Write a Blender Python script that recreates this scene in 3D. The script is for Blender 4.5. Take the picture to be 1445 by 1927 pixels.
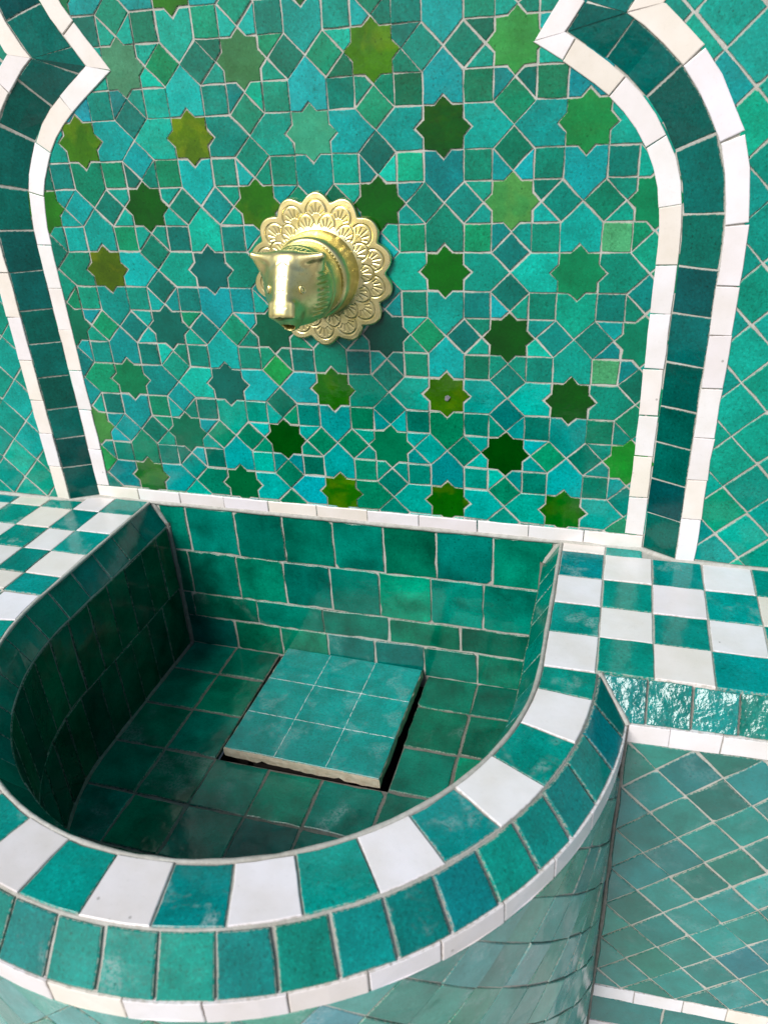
import bpy, bmesh, math, random
import numpy as np
from mathutils import Vector, Matrix

random.seed(7)
rng = np.random.default_rng(11)
scene = bpy.context.scene
for o in list(bpy.data.objects):
    bpy.data.objects.remove(o)
C = scene.collection

# ------------------------------------------------------------------ camera
F_PX, W_PX, H_PX = 1464.48, 1445.0, 1927.0
CAM = Vector((0.43, -0.7825, 0.4617))
RV = Vector((0.5015, 0.2864, 0.0213))
R = Matrix.Rotation(RV.length, 3, RV.normalized()) @ Matrix(((1, 0, 0), (0, 0, -1), (0, 1, 0)))
cd = bpy.data.cameras.new('camera'); cam = bpy.data.objects.new('camera', cd); C.objects.link(cam)
right, down, fwd = R[0], R[1], R[2]
m3 = Matrix((right, -down, -fwd)).transposed()
cam.matrix_world = Matrix.Translation(CAM) @ m3.to_4x4()
cd.sensor_fit = 'VERTICAL'; cd.sensor_height = 36.0; cd.lens = F_PX / H_PX * 36.0
cd.clip_start = 0.02; cd.clip_end = 300
cd.dof.use_dof = True; cd.dof.focus_distance = 0.80; cd.dof.aperture_fstop = 8.0
scene.camera = cam

# ------------------------------------------------------------------ world, sun, exposure
SUN = Vector((-0.32, -0.71, 0.62)).normalized()          # towards the sun
w = bpy.data.worlds.new('World'); scene.world = w; w.use_nodes = True
nt = w.node_tree; nt.nodes.clear()
out = nt.nodes.new('ShaderNodeOutputWorld'); bg = nt.nodes.new('ShaderNodeBackground'); sky = nt.nodes.new('ShaderNodeTexSky')
sky.sky_type = 'NISHITA'; sky.sun_disc = False
sky.sun_elevation = math.asin(SUN.z); sky.sun_rotation = math.atan2(SUN.x, SUN.y)
sky.air_density = 1.0; sky.dust_density = 1.5; sky.ozone_density = 1.0
bg.inputs[1].default_value = 0.055
nt.links.new(sky.outputs[0], bg.inputs[0]); nt.links.new(bg.outputs[0], out.inputs[0])
sd = bpy.data.lights.new('sun', 'SUN'); sun = bpy.data.objects.new('sun', sd); C.objects.link(sun)
sd.energy = 2.0; sd.angle = math.radians(28); sd.color = (1.0, 0.975, 0.96)
sun.rotation_euler = (-SUN).to_track_quat('-Z', 'Y').to_euler()
scene.view_settings.view_transform = 'Standard'; scene.view_settings.look = 'None'
scene.view_settings.exposure = 0.82; scene.view_settings.gamma = 1.0
scene.view_settings.use_curve_mapping = False
scene.render.engine = 'CYCLES'
scene.cycles.max_bounces = 6
scene.cycles.caustics_reflective = False; scene.cycles.caustics_refractive = False

# ------------------------------------------------------------------ helpers
def in_frame(p, m=40):
    q = Vector(p) - CAM
    z = fwd.dot(q)
    if z < 0.05: return False
    x = W_PX / 2 + F_PX * right.dot(q) / z; y = H_PX / 2 + F_PX * down.dot(q) / z
    return -m < x < W_PX + m and -m < y < H_PX + m

def lin(c):
    return tuple(((v / 255) / 12.92 if v <= 10 else (((v / 255) + 0.055) / 1.055) ** 2.4) for v in c)

def tag(o, label=None, cat=None, group=None, kind=None):
    if label: o['label'] = label
    if cat: o['category'] = cat
    if group: o['group'] = group
    if kind: o['kind'] = kind
    return o

def empty(name, loc):
    o = bpy.data.objects.new(name, None); C.objects.link(o); o.location = loc
    o.empty_display_size = 0.05
    return o

def mesh_obj(name, verts, faces, mat, parent=None, smooth=False, recalc=True, local=True):
    me = bpy.data.meshes.new(name)
    verts = [Vector(v) for v in verts]
    c = Vector((0, 0, 0))
    if local and verts:
        for v in verts: c += v
        c /= len(verts)
    me.from_pydata([v - c for v in verts], [], faces)
    if recalc:
        bm = bmesh.new(); bm.from_mesh(me); bmesh.ops.recalc_face_normals(bm, faces=bm.faces); bm.to_mesh(me); bm.free()
    if smooth: me.shade_smooth()
    me.materials.append(mat)
    o = bpy.data.objects.new(name, me); C.objects.link(o)
    if parent is not None:
        o.parent = parent
        o.location = c - wloc(parent)
    else:
        o.location = c
    return o

def wloc(o):
    v = Vector(o.location)
    while o.parent is not None:
        o = o.parent; v = v + Vector(o.location)
    return v

# ------------------------------------------------------------------ materials
def newmat(name):
    m = bpy.data.materials.new(name); m.use_nodes = True
    t = m.node_tree; b = t.nodes['Principled BSDF']
    return m, t, b

def N(t, typ, **kw):
    n = t.nodes.new(typ)
    for k, v in kw.items():
        if k in ('operation', 'blend_type', 'data_type', 'attribute_name', 'noise_dimensions', 'feature', 'use_clamp', 'clamp_factor', 'distance', 'vector_type'):
            setattr(n, k, v)
        else:
            n.inputs[k].default_value = v
    return n

def math_(t, op, a, b=None, c=None):
    n = t.nodes.new('ShaderNodeMath'); n.operation = op
    for i, x in enumerate((a, b, c)):
        if x is None: continue
        if isinstance(x, (int, float)): n.inputs[i].default_value = x
        else: t.links.new(x, n.inputs[i])
    return n.outputs[0]

def maprange(t, x, a, b, c=0.0, d=1.0, smooth=False):
    n = t.nodes.new('ShaderNodeMapRange')
    if smooth: n.interpolation_type = 'SMOOTHSTEP'
    t.links.new(x, n.inputs[0])
    for i, v in enumerate((a, b, c, d)): n.inputs[i + 1].default_value = v
    return n.outputs[0]

def mixc(t, f, a, b, mode='MIX'):
    n = t.nodes.new('ShaderNodeMix'); n.data_type = 'RGBA'; n.blend_type = mode
    if isinstance(f, (int, float)): n.inputs[0].default_value = f
    else: t.links.new(f, n.inputs[0])
    for i, x in ((6, a), (7, b)):
        if isinstance(x, tuple): n.inputs[i].default_value = (*x[:3], 1)
        else: t.links.new(x, n.inputs[i])
    return n.outputs[2]

def noise(t, vec, scale, detail=3, rough=0.55, dist=0.0):
    n = t.nodes.new('ShaderNodeTexNoise'); t.links.new(vec, n.inputs['Vector'])
    n.inputs['Scale'].default_value = scale; n.inputs['Detail'].default_value = detail
    n.inputs['Roughness'].default_value = rough; n.inputs['Distortion'].default_value = dist
    return n.outputs['Fac']

def tile_coords(t):
    geo = t.nodes.new('ShaderNodeNewGeometry')
    par = t.nodes.new('ShaderNodeAttribute'); par.attribute_name = 'par'
    tint = t.nodes.new('ShaderNodeAttribute'); tint.attribute_name = 'tint'
    sep = t.nodes.new('ShaderNodeSeparateColor'); t.links.new(par.outputs['Color'], sep.inputs[0])
    rim, seed, scum_glare = sep.outputs[0], sep.outputs[1], sep.outputs[2]
    cmb = t.nodes.new('ShaderNodeCombineXYZ')
    t.links.new(math_(t, 'MULTIPLY', seed, 13.0), cmb.inputs[0])
    t.links.new(math_(t, 'MULTIPLY', seed, 7.7), cmb.inputs[1])
    t.links.new(math_(t, 'MULTIPLY', seed, 29.3), cmb.inputs[2])
    add = t.nodes.new('ShaderNodeVectorMath'); add.operation = 'ADD'
    t.links.new(geo.outputs['Position'], add.inputs[0]); t.links.new(cmb.outputs[0], add.inputs[1])
    return add.outputs[0], tint.outputs['Color'], rim, seed, scum_glare, par.outputs['Alpha']

def noise3(t, vec, scale, detail=3, rough=0.55, dist=0.0):
    n = t.nodes.new('ShaderNodeTexNoise'); t.links.new(vec, n.inputs['Vector'])
    n.inputs['Scale'].default_value = scale; n.inputs['Detail'].default_value = detail
    n.inputs['Roughness'].default_value = rough; n.inputs['Distortion'].default_value = dist
    sp = t.nodes.new('ShaderNodeSeparateColor'); t.links.new(n.outputs['Color'], sp.inputs[0])
    return sp.outputs

def glaze_mat(name, speck=0.32, rough=0.11, bump=0.35, lump=0.0018, olive=0.0, ior=1.48, depth=0.80, height=1.16, scale=34, spec=0.36):
    m, t, b = newmat(name)
    v, tint, rim, seed, scum_glare, lumpy = tile_coords(t)
    n1, n4, n5 = noise3(t, v, scale, 3, 0.55, 0.3)[:3]
    n2, n3, n6 = noise3(t, v, 380, 3, 0.7)[:3]
    hi = mixc(t, 1.0, tint, (height, height, height), 'MULTIPLY')
    lo = mixc(t, 1.0, tint, (depth, depth, depth * .96), 'MULTIPLY')
    c = mixc(t, maprange(t, n1, 0.32, 0.68), lo, hi)
    if olive:
        c = mixc(t, math_(t, 'MULTIPLY', maprange(t, n4, 0.46, 0.62, 0, 1, True), lumpy), c, mixc(t, 1.0, c, (0.045, 0.038, 0.0), 'ADD'))
    # fine crawling of the glaze: small paler flecks and dark pin marks
    c = mixc(t, math_(t, 'MULTIPLY', maprange(t, n2, 0.48, 0.70), speck * 2.0), c, mixc(t, 1.0, c, (1.7, 1.6, 1.55), 'MULTIPLY'))
    c = mixc(t, math_(t, 'MULTIPLY', maprange(t, n3, 0.52, 0.70), speck * 2.6), c, mixc(t, 1.0, c, (0.5, 0.55, 0.5), 'MULTIPLY'))
    vo = t.nodes.new('ShaderNodeTexVoronoi'); t.links.new(v, vo.inputs['Vector']); vo.inputs['Scale'].default_value = 170
    pin = math_(t, 'MULTIPLY', maprange(t, vo.outputs['Distance'], 0.13, 0.20, 1, 0), maprange(t, n5, 0.52, 0.62))
    c = mixc(t, math_(t, 'MULTIPLY', pin, 0.55), c, mixc(t, 1.0, c, (0.25, 0.32, 0.3), 'MULTIPLY'))
    # thin or chipped glaze along the cut edge shows pale clay
    chip = math_(t, 'MULTIPLY', rim, maprange(t, n6, 0.44, 0.58))
    c = mixc(t, math_(t, 'MULTIPLY', chip, 0.7), c, (0.50, 0.46, 0.38))
    # pale clots: dried lime, also painted reflections and haze
    film_glare = math_(t, 'MULTIPLY', scum_glare, math_(t, 'MULTIPLY', maprange(t, n5, 0.53, 0.68, 0, 1, True), maprange(t, n3, 0.36, 0.62)))
    c = mixc(t, math_(t, 'MULTIPLY', film_glare, 0.8), c, (0.52, 0.66, 0.66))
    t.links.new(c, b.inputs['Base Color'])
    r = math_(t, 'ADD', math_(t, 'MULTIPLY', maprange(t, n3, 0.35, 0.7), 0.06), rough)
    r = math_(t, 'ADD', r, math_(t, 'ADD', math_(t, 'MULTIPLY', math_(t, 'ADD', film_glare, chip), 0.20), math_(t, 'MULTIPLY', rim, 0.25)))
    t.links.new(r, b.inputs['Roughness'])
    b.inputs['IOR'].default_value = ior; b.inputs['Specular IOR Level'].default_value = spec
    # surface: slow hand-flattened waves and orange peel
    ha, hb = noise3(t, v, 44, 3, 0.42)[:2]
    h = ha
    if not olive: h = math_(t, 'ADD', h, math_(t, 'MULTIPLY', lumpy, math_(t, 'MULTIPLY', noise(t, v, 58, 4, 0.52), 4.0)))
    bp = t.nodes.new('ShaderNodeBump'); bp.inputs['Strength'].default_value = bump; bp.inputs['Distance'].default_value = lump
    t.links.new(h, bp.inputs['Height']); t.links.new(bp.outputs[0], b.inputs['Normal'])
    return m

def white_mat():
    m, t, b = newmat('white_glaze')
    v, tint, rim, seed, scum_glare, lumpy = tile_coords(t)
    n1 = noise(t, v, 30, 3, 0.5)
    c = mixc(t, maprange(t, n1, 0.35, 0.68), tint, mixc(t, 1.0, tint, (0.92, 0.905, 0.865), 'MULTIPLY'))
    c = mixc(t, math_(t, 'MULTIPLY', maprange(t, noise(t, v, 380, 3), 0.58, 0.75), 0.35), c, mixc(t, 1.0, c, (0.86, 0.85, 0.82), 'MULTIPLY'))
    vo = t.nodes.new('ShaderNodeTexVoronoi'); t.links.new(v, vo.inputs['Vector']); vo.inputs['Scale'].default_value = 60
    pin = math_(t, 'MULTIPLY', maprange(t, vo.outputs['Distance'], 0.05, 0.09, 1, 0), maprange(t, noise(t, v, 23, 1), 0.55, 0.60))
    c = mixc(t, math_(t, 'MULTIPLY', pin, 0.6), c, (0.22, 0.20, 0.17))
    chip = math_(t, 'MULTIPLY', rim, maprange(t, noise(t, v, 260, 3), 0.46, 0.62))
    c = mixc(t, math_(t, 'MULTIPLY', chip, 0.6), c, (0.42, 0.37, 0.30))
    t.links.new(c, b.inputs['Base Color'])
    b.inputs['Roughness'].default_value = 0.30
    h = math_(t, 'ADD', noise(t, v, 45, 2), math_(t, 'MULTIPLY', noise(t, v, 300, 3), 0.12))
    bp = t.nodes.new('ShaderNodeBump'); bp.inputs['Strength'].default_value = 0.3; bp.inputs['Distance'].default_value = 0.0014
    t.links.new(h, bp.inputs['Height']); t.links.new(bp.outputs[0], b.inputs['Normal'])
    return m

def rough_mat(name, col, col2, scale=180, rough=0.9, bump=0.6, dist=0.0012, blotch=0.45):
    m, t, b = newmat(name)
    geo = t.nodes.new('ShaderNodeNewGeometry')
    v = geo.outputs['Position']
    f = maprange(t, noise(t, v, scale, 5, 0.7), 0.35, 0.68)
    c = mixc(t, f, col, col2)
    c = mixc(t, math_(t, 'MULTIPLY', maprange(t, noise(t, v, 14, 3), 0.42, 0.65), blotch), c, mixc(t, 1.0, c, (0.66, 0.62, 0.55), 'MULTIPLY'))
    t.links.new(c, b.inputs['Base Color']); b.inputs['Roughness'].default_value = rough
    bp = t.nodes.new('ShaderNodeBump'); bp.inputs['Strength'].default_value = bump; bp.inputs['Distance'].default_value = dist
    t.links.new(noise(t, v, scale * 2, 5, 0.7), bp.inputs['Height']); t.links.new(bp.outputs[0], b.inputs['Normal'])
    return m

M_GLAZE = glaze_mat('teal_glaze')
M_STAR = glaze_mat('star_glaze', rough=0.09, speck=0.18, olive=0.22)
M_BASIN = glaze_mat('basin_glaze', rough=0.09, speck=0.26, depth=.60, height=1.38, scale=22, spec=.26)
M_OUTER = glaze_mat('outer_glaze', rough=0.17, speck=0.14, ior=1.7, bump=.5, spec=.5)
M_NOSE = glaze_mat('nosing_glaze', rough=.12, ior=1.5, spec=.5)
M_WHITE = white_mat()
M_GROUT = rough_mat('grout', (0.54, 0.53, 0.48), (0.40, 0.39, 0.345))
M_GROUT_D = rough_mat('dark_grout', (0.30, 0.28, 0.24), (0.19, 0.175, 0.15))  # darker grout tone for basin joints and fillets
M_CLAY = rough_mat('fired_clay', (0.90, 0.78, 0.60), (0.74, 0.58, 0.40), 120, 0.9, 0.8, 0.002, 0.12)
M_HOLE = rough_mat('dark_hole', (0.030, 0.022, 0.016), (0.012, 0.009, 0.007), 90)  # near-black tone for drain pit, its shelves and the mouth disc
M_REFLECTOR = rough_mat('pale_reflector', (0.80, 0.79, 0.76), (0.72, 0.71, 0.68), 6, 0.7, 0.2)  # pale surface of the added reflector sheet
M_FLOOR = rough_mat('courtyard_floor', (0.30, 0.29, 0.27), (0.24, 0.23, 0.21), 6, 0.7, 0.2)
M_SCORE = rough_mat('scored_white', (0.92, 0.95, 0.94), (0.80, 0.88, 0.86), 300)
M_CHIP = rough_mat('grey_stone_chip', (0.30, 0.30, 0.31), (0.12, 0.12, 0.13), 300)

def brass_mat(name, base, rough):
    m, t, b = newmat(name)
    tc = t.nodes.new('ShaderNodeTexCoord'); v = tc.outputs['Object']
    n1 = noise(t, v, 70, 4, 0.6)
    c = mixc(t, maprange(t, n1, 0.40, 0.68), base, tuple(x * k for x, k in zip(base, (0.80, 0.80, 0.66))))
    n2 = noise(t, v, 420, 4, 0.7)
    c = mixc(t, math_(t, 'MULTIPLY', maprange(t, n2, 0.58, 0.72), math_(t, 'MULTIPLY', maprange(t, noise(t, v, 40, 2), 0.45, 0.6), 0.6)), c, (0.20, 0.16, 0.07))
    ta_ = t.nodes.new('ShaderNodeAttribute'); ta_.attribute_name = 'groove_dark'  # darker brass in the engraved grooves and along the back edge
    c = mixc(t, math_(t, 'MULTIPLY', ta_.outputs['Fac'], 0.45), c, (0.22, 0.16, 0.06))
    t.links.new(c, b.inputs['Base Color']); b.inputs['Metallic'].default_value = 1.0
    r = math_(t, 'ADD', math_(t, 'MULTIPLY', maprange(t, n1, 0.3, 0.7), 0.14), rough)
    t.links.new(r, b.inputs['Roughness'])
    bp = t.nodes.new('ShaderNodeBump'); bp.inputs['Strength'].default_value = 0.25; bp.inputs['Distance'].default_value = 0.0006
    t.links.new(noise(t, v, 160, 3), bp.inputs['Height']); t.links.new(bp.outputs[0], b.inputs['Normal'])
    return m
M_BRASS = brass_mat('polished_brass', (0.93, 0.79, 0.37), 0.27)
M_BRASS_P = brass_mat('stamped_brass', (0.90, 0.78, 0.40), 0.24)

# ------------------------------------------------------------------ tiles
def inset(poly, g):
    n = len(poly); outp = []
    area = sum(poly[i][0] * poly[(i + 1) % n][1] - poly[(i + 1) % n][0] * poly[i][1] for i in range(n))
    s = 1 if area > 0 else -1
    for i in range(n):
        a, p, b = np.array(poly[i - 1]), np.array(poly[i]), np.array(poly[(i + 1) % n])
        e1 = p - a; e2 = b - p
        l1 = np.hypot(*e1); l2 = np.hypot(*e2)
        if l1 < 1e-7 or l2 < 1e-7: outp.append(tuple(p)); continue
        n1 = np.array((-e1[1], e1[0])) / l1 * s; n2 = np.array((-e2[1], e2[0])) / l2 * s
        k = 1 + n1.dot(n2)
        q = p + (n1 + n2) / max(k, 0.35) * g
        outp.append((q[0], q[1]))
    return outp

def clean(poly, eps=0.0006):
    o = []
    for p in poly:
        if not o or math.hypot(p[0] - o[-1][0], p[1] - o[-1][1]) > eps: o.append(p)
    while len(o) > 2 and math.hypot(o[0][0] - o[-1][0], o[0][1] - o[-1][1]) <= eps: o.pop()
    return o

def area(poly):
    return abs(sum(poly[i][0] * poly[(i + 1) % len(poly)][1] - poly[(i + 1) % len(poly)][0] * poly[i][1] for i in range(len(poly)))) / 2

def clip(poly, n, d):
    """keep the side where n.p >= d"""
    o = []
    for i in range(len(poly)):
        a, b = poly[i], poly[(i + 1) % len(poly)]
        da = n[0] * a[0] + n[1] * a[1] - d; db = n[0] * b[0] + n[1] * b[1] - d
        if da >= 0: o.append(a)
        if (da >= 0) != (db >= 0):
            k = da / (da - db); o.append((a[0] + (b[0] - a[0]) * k, a[1] + (b[1] - a[1]) * k))
    return o

REST = {}
def make_tile(name, poly, mapf, parent, mat, tint, g=0.0008, ch=0.0009, depth=0.004, seg=0.016, jit=0.00028, tilt=0.007, lift=0.00022, scum_glare=0.0, lumpy=0.0, cut=0.0, bias=0.0):
    poly = clean(poly, .0024)
    if len(poly) < 3 or area(poly) < 3.0e-5: return None
    p = inset(poly, g * random.uniform(0.45, 1.6))
    if area(p) < .5 * area(poly): return None
    # a knocked-off corner here and there
    q = []
    for i, v in enumerate(p):
        if cut and random.random() < cut and len(p) == 4:
            a, b = p[i - 1], p[(i + 1) % len(p)]
            for o_, k in ((a, random.uniform(0.03, 0.09)), (b, random.uniform(0.03, 0.09))):
                q.append((v[0] + (o_[0] - v[0]) * k, v[1] + (o_[1] - v[1]) * k))
        else: q.append(v)
    p = q; d = []
    for i in range(len(p)):
        a, b = p[i], p[(i + 1) % len(p)]
        L = math.hypot(b[0] - a[0], b[1] - a[1]); k = max(1, int(round(L / seg)))
        for j in range(k):
            t = j / k
            x, y = a[0] + (b[0] - a[0]) * t, a[1] + (b[1] - a[1]) * t
            d.append((x + random.gauss(0, jit), y + random.gauss(0, jit)))
    top = inset(d, ch)
    cx = sum(v[0] for v in d) / len(d); cy = sum(v[1] for v in d) / len(d)
    ta, tb, h0 = bias + random.gauss(0, tilt), random.gauss(0, tilt), random.gauss(0, lift)
    n = len(d)
    hh = lambda v: h0 + ta * (v[0] - cx) + tb * (v[1] - cy)
    V = [mapf(v[0], v[1], hh(v)) for v in top] + [mapf(v[0], v[1], hh(v) - ch * 0.75) for v in d] + [mapf(v[0], v[1], -depth) for v in d]
    Fc = [tuple(range(n))]
    for i in range(n):
        j = (i + 1) % n
        Fc.append((i, i + n, j + n, j)); Fc.append((i + n, i + 2 * n, j + 2 * n, j + n))
    ctr = mapf(cx, cy, 0)
    seed = random.random()
    rimv = [0.0] * n + [1.0] * (2 * n)
    if not in_frame(ctr):
        k = (parent.name, mat.name)
        r = REST.setdefault(k, dict(V=[], F=[], rim=[], seed=[], scum_glare=[], tint=[], lum=[], parent=parent, mat=mat))
        b = len(r['V'])
        r['V'] += V; r['F'] += [tuple(i + b for i in f) for f in Fc]
        r['rim'] += rimv; r['seed'] += [seed] * (3 * n); r['scum_glare'] += [scum_glare] * (3 * n); r['tint'] += [tint] * (3 * n); r['lum'] += [lumpy] * (3 * n)
        return None
    o = mesh_obj(name, V, Fc, mat, parent)
    set_attr(o.data, rimv, [seed] * (3 * n), [scum_glare] * (3 * n), [tint] * (3 * n), [lumpy] * (3 * n))
    return o

def set_attr(me, rim, seed, scum_glare, tint, lum):
    a = me.attributes.new('par', 'FLOAT_COLOR', 'POINT')
    a.data.foreach_set('color', np.c_[rim, seed, scum_glare, lum].astype(np.float32).ravel())
    t = np.array(tint, np.float32)
    a = me.attributes.new('tint', 'FLOAT_COLOR', 'POINT')
    a.data.foreach_set('color', np.c_[t, np.ones(len(t))].astype(np.float32).ravel())

def flush_rest():
    for (pn, mn), r in REST.items():
        o = mesh_obj('surrounding_tiles', r['V'], r['F'], r['mat'], r['parent'])
        set_attr(o.data, r['rim'], r['seed'], r['scum_glare'], r['tint'], r['lum'])
        o['kind'] = 'stuff'

def vary(c, a=0.10, b=0.035):
    k = 1 + random.gauss(0, a); g = random.gauss(0, b)
    c = lin(c)
    return tuple(max(0.0, v * k * (1 + s * g)) for v, s in zip((c[0], c[1] * .97, c[2] * (1.09 if c[2] > .52 * c[1] and c[0] < .1 else 1)), (0, -1, 1.3)))

TEAL = [(0, 148, 124), (0, 150, 138), (0, 138, 112), (0, 128, 100), (0, 160, 132), (0, 140, 126)]
BLUE = [(0, 140, 130), (0, 130, 122), (0, 150, 138)]
GREEN = [(0, 116, 84), (0, 124, 92), (2, 130, 92), (0, 108, 86), (4, 132, 106), (0, 118, 100)]
DEEP = [(0, 112, 94), (0, 118, 98), (0, 104, 88), (0, 122, 100)]
WHITE = [(236, 234, 231), (238, 236, 234), (235, 229, 216), (236, 231, 223), (238, 236, 236), (233, 229, 226)]
def white(): return vary(random.choice(WHITE), 0.015, 0.006)

# ------------------------------------------------------------------ geometry of the place (metres)
A = 0.13                       # star lattice
SX, SZ = 0.0, 0.4928           # star (column 0, row 0)
D = 0.018                      # panel recess
XC = 0.1313                    # arch axis
TOPZ = 0.72
BX, BY = 0.126, -0.222         # centre of the round front of the basin
RI, RO = 0.266, 0.316          # inner and outer edge of the rim's top
IBO, IBZ = 0.020, -0.035       # inner bevel: inset and drop
RB, RBZ = 0.3435, -0.0315        # outer bevel foot
FLOOR = -0.230
GZ = -0.62                     # ground
LEDGE_Y = -0.219
XL, XR = -0.62, 0.88           # extent of wall and ledge

ground = mesh_obj('ground', [(-30, -40, GZ - .004), (30, -40, GZ - .004), (30, 0.4, GZ - .004), (-30, 0.4, GZ - .004)], [(0, 1, 2, 3)], M_FLOOR)
tag(ground, kind='structure')
haze_reflector = mesh_obj('haze_reflector', [(-1.6, -1.35, GZ), (1.9, -1.35, GZ), (1.9, 0.1, GZ), (-1.6, 0.1, GZ)], [(0, 1, 2, 3)], M_REFLECTOR)  # unseen pale sheet added so the basin front mirrors a light haze
tag(haze_reflector, kind='structure')

# ---------------- arch outline (half profile, offset from the axis)
half = [(.3275, 0.0), (.3275, .323), (.3265, .343), (.3215, .376), (.3115, .400), (.2945, .4265), (.2745, .4462), (.2515, .463), (.2075, .491),
        (.2515, .5534), (.262, .585), (.264, .625), (.258, .665), (.24, TOPZ)]
def resample(pl, keep, step=0.012):
    """Catmull-Rom through the points between the corners listed in keep"""
    res = []
    segs = []
    st = 0
    for k in keep + [len(pl) - 1]:
        segs.append(pl[st:k + 1]); st = k
    for s in segs:
        ext = [np.array(s[0]) * 2 - np.array(s[1])] + [np.array(q) for q in s] + [np.array(s[-1]) * 2 - np.array(s[-2])]
        for i in range(1, len(ext) - 2):
            p0, p1, p2, p3 = ext[i - 1:i + 3]
            n = max(1, int(np.hypot(*(p2 - p1)) / step))
            for j in range(n):
                t = j / n
                q = 0.5 * (2 * p1 + (p2 - p0) * t + (2 * p0 - 5 * p1 + 4 * p2 - p3) * t * t + (3 * p1 - p0 - 3 * p2 + p3) * t ** 3)
                res.append(tuple(q))
    res.append(tuple(pl[-1]))
    return res
HALF = resample(half, [1, 8, 9])
CUSP = min(range(len(HALF)), key=lambda i: abs(HALF[i][0] - .2075) + abs(HALF[i][1] - .491))
def chain_offset(pl, o):
    r = []
    for i in range(len(pl)):
        p = np.array(pl[i])
        t1 = p - np.array(pl[i - 1]) if i > 0 else np.array(pl[1]) - p
        t2 = np.array(pl[i + 1]) - p if i < len(pl) - 1 else t1
        n1 = np.array((t1[1], -t1[0])) / np.hypot(*t1); n2 = np.array((t2[1], -t2[0])) / np.hypot(*t2)
        q = p + (n1 + n2) / max(1 + n1.dot(n2), 0.3) * o
        r.append((q[0], q[1]))
    return r
def seg_hit(p, p2, q, q2):
    r = (p2[0] - p[0], p2[1] - p[1]); u = (q2[0] - q[0], q2[1] - q[1])
    den = r[0] * u[1] - r[1] * u[0]
    if abs(den) < 1e-12: return None
    t = ((q[0] - p[0]) * u[1] - (q[1] - p[1]) * u[0]) / den; v = ((q[0] - p[0]) * r[1] - (q[1] - p[1]) * r[0]) / den
    return (p[0] + r[0] * t, p[1] + r[1] * t) if -1e-6 <= t <= 1 + 1e-6 and -1e-6 <= v <= 1 + 1e-6 else None
def offset_line(pl, o):
    """outline pushed outward by o; the two legs of the cusp are trimmed where they cross"""
    lo, up = chain_offset(pl[:CUSP + 1], o), chain_offset(pl[CUSP:], o)
    for i in range(len(lo) - 1):
        for j in range(len(up) - 1):
            h = seg_hit(lo[i], lo[i + 1], up[j], up[j + 1])
            if h:
                lo = lo[:i + 1] + [h] * (len(lo) - i - 1); up = [h] * (j + 1) + up[j + 1:]
                return lo + up[1:]
    return lo + up[1:]
O1, O2, O3 = 0.0195, 0.0535, 0.0735
L0, L1, L2, L3 = HALF, offset_line(HALF, O1), offset_line(HALF, O2), offset_line(HALF, O3)
ARC = np.r_[0, np.cumsum([math.dist(HALF[i], HALF[i + 1]) for i in range(len(HALF) - 1)])]
SC = ARC[CUSP]; SEND = ARC[-1]
def at_s(line, s):
    i = min(max(int(np.searchsorted(ARC, s) - 1), 0), len(line) - 2)
    t = (s - ARC[i]) / (ARC[i + 1] - ARC[i])
    return (line[i][0] + (line[i + 1][0] - line[i][0]) * t, line[i][1] + (line[i + 1][1] - line[i][1]) * t)

wall = empty('tiled_wall', (XC, 0, 0))
tag(wall, 'green zellige wall with arched star mosaic panel framed by white borders', 'wall')

# beds: recessed panel, sloping frame, flat outer wall (each 1.2 mm behind the tile faces)
GB = 0.0012
panel = mesh_obj('star_panel', [(XC - .40, GB, -0.01), (XC + .40, GB, -0.01), (XC + .40, GB, TOPZ), (XC - .40, GB, TOPZ)], [(0, 1, 2, 3)], M_GROUT, wall)
frames = []
for sgn in (-1, 1):
    V, Fc = [], []
    e1 = offset_line(HALF, 0.004); e2 = offset_line(HALF, O1 - .0005)
    rows = [[(XC + sgn * p[0], GB - 0.0005, p[1]) for p in e1], [(XC + sgn * p[0], GB - 0.0005, p[1]) for p in L1], [(XC + sgn * p[0], -D + GB, p[1]) for p in L2], [(XC + sgn * p[0], -D + GB, p[1]) for p in L3]]
    n = len(HALF)
    for r in rows: V += r
    for k in range(3):
        for i in range(n - 1):
            Fc.append((k * n + i, k * n + i + 1, (k + 1) * n + i + 1, (k + 1) * n + i))
    frames.append(mesh_obj('arch_frame', V, Fc, M_GROUT, wall))
sides = []
for sgn in (-1, 1):
    V, Fc = [], []
    xe = XL if sgn < 0 else XR
    zz = -1
    pts = []
    for p in L3:
        z = max(p[1], zz + 1e-4); zz = z
        pts.append((XC + sgn * (p[0] - .002), z))
    for x, z in pts: V.append((x, -D + GB, z))
    for x, z in pts: V.append((xe, -D + GB, z))
    n = len(pts)
    for i in range(n - 1): Fc.append((i, i + 1, n + i + 1, n + i))
    sides.append(mesh_obj('side_panel', V, Fc, M_GROUT, wall))
core = mesh_obj('wall_core', [(XL, -D + .004, -.03), (XL, .12, -.03), (XR, .12, -.03), (XR, -D + .004, -.03), (XL, -D + .004, TOPZ), (XL, .12, TOPZ), (XR, .12, TOPZ), (XR, -D + .004, TOPZ)],
                [(0, 4, 5, 1), (3, 7, 6, 2), (1, 2, 6, 5)], M_GROUT, wall)

pmap = lambda x, z, h: (x, -h, z)                   # panel plane
omap = lambda x, z, h: (x, -D - h, z)               # outer wall plane
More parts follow.
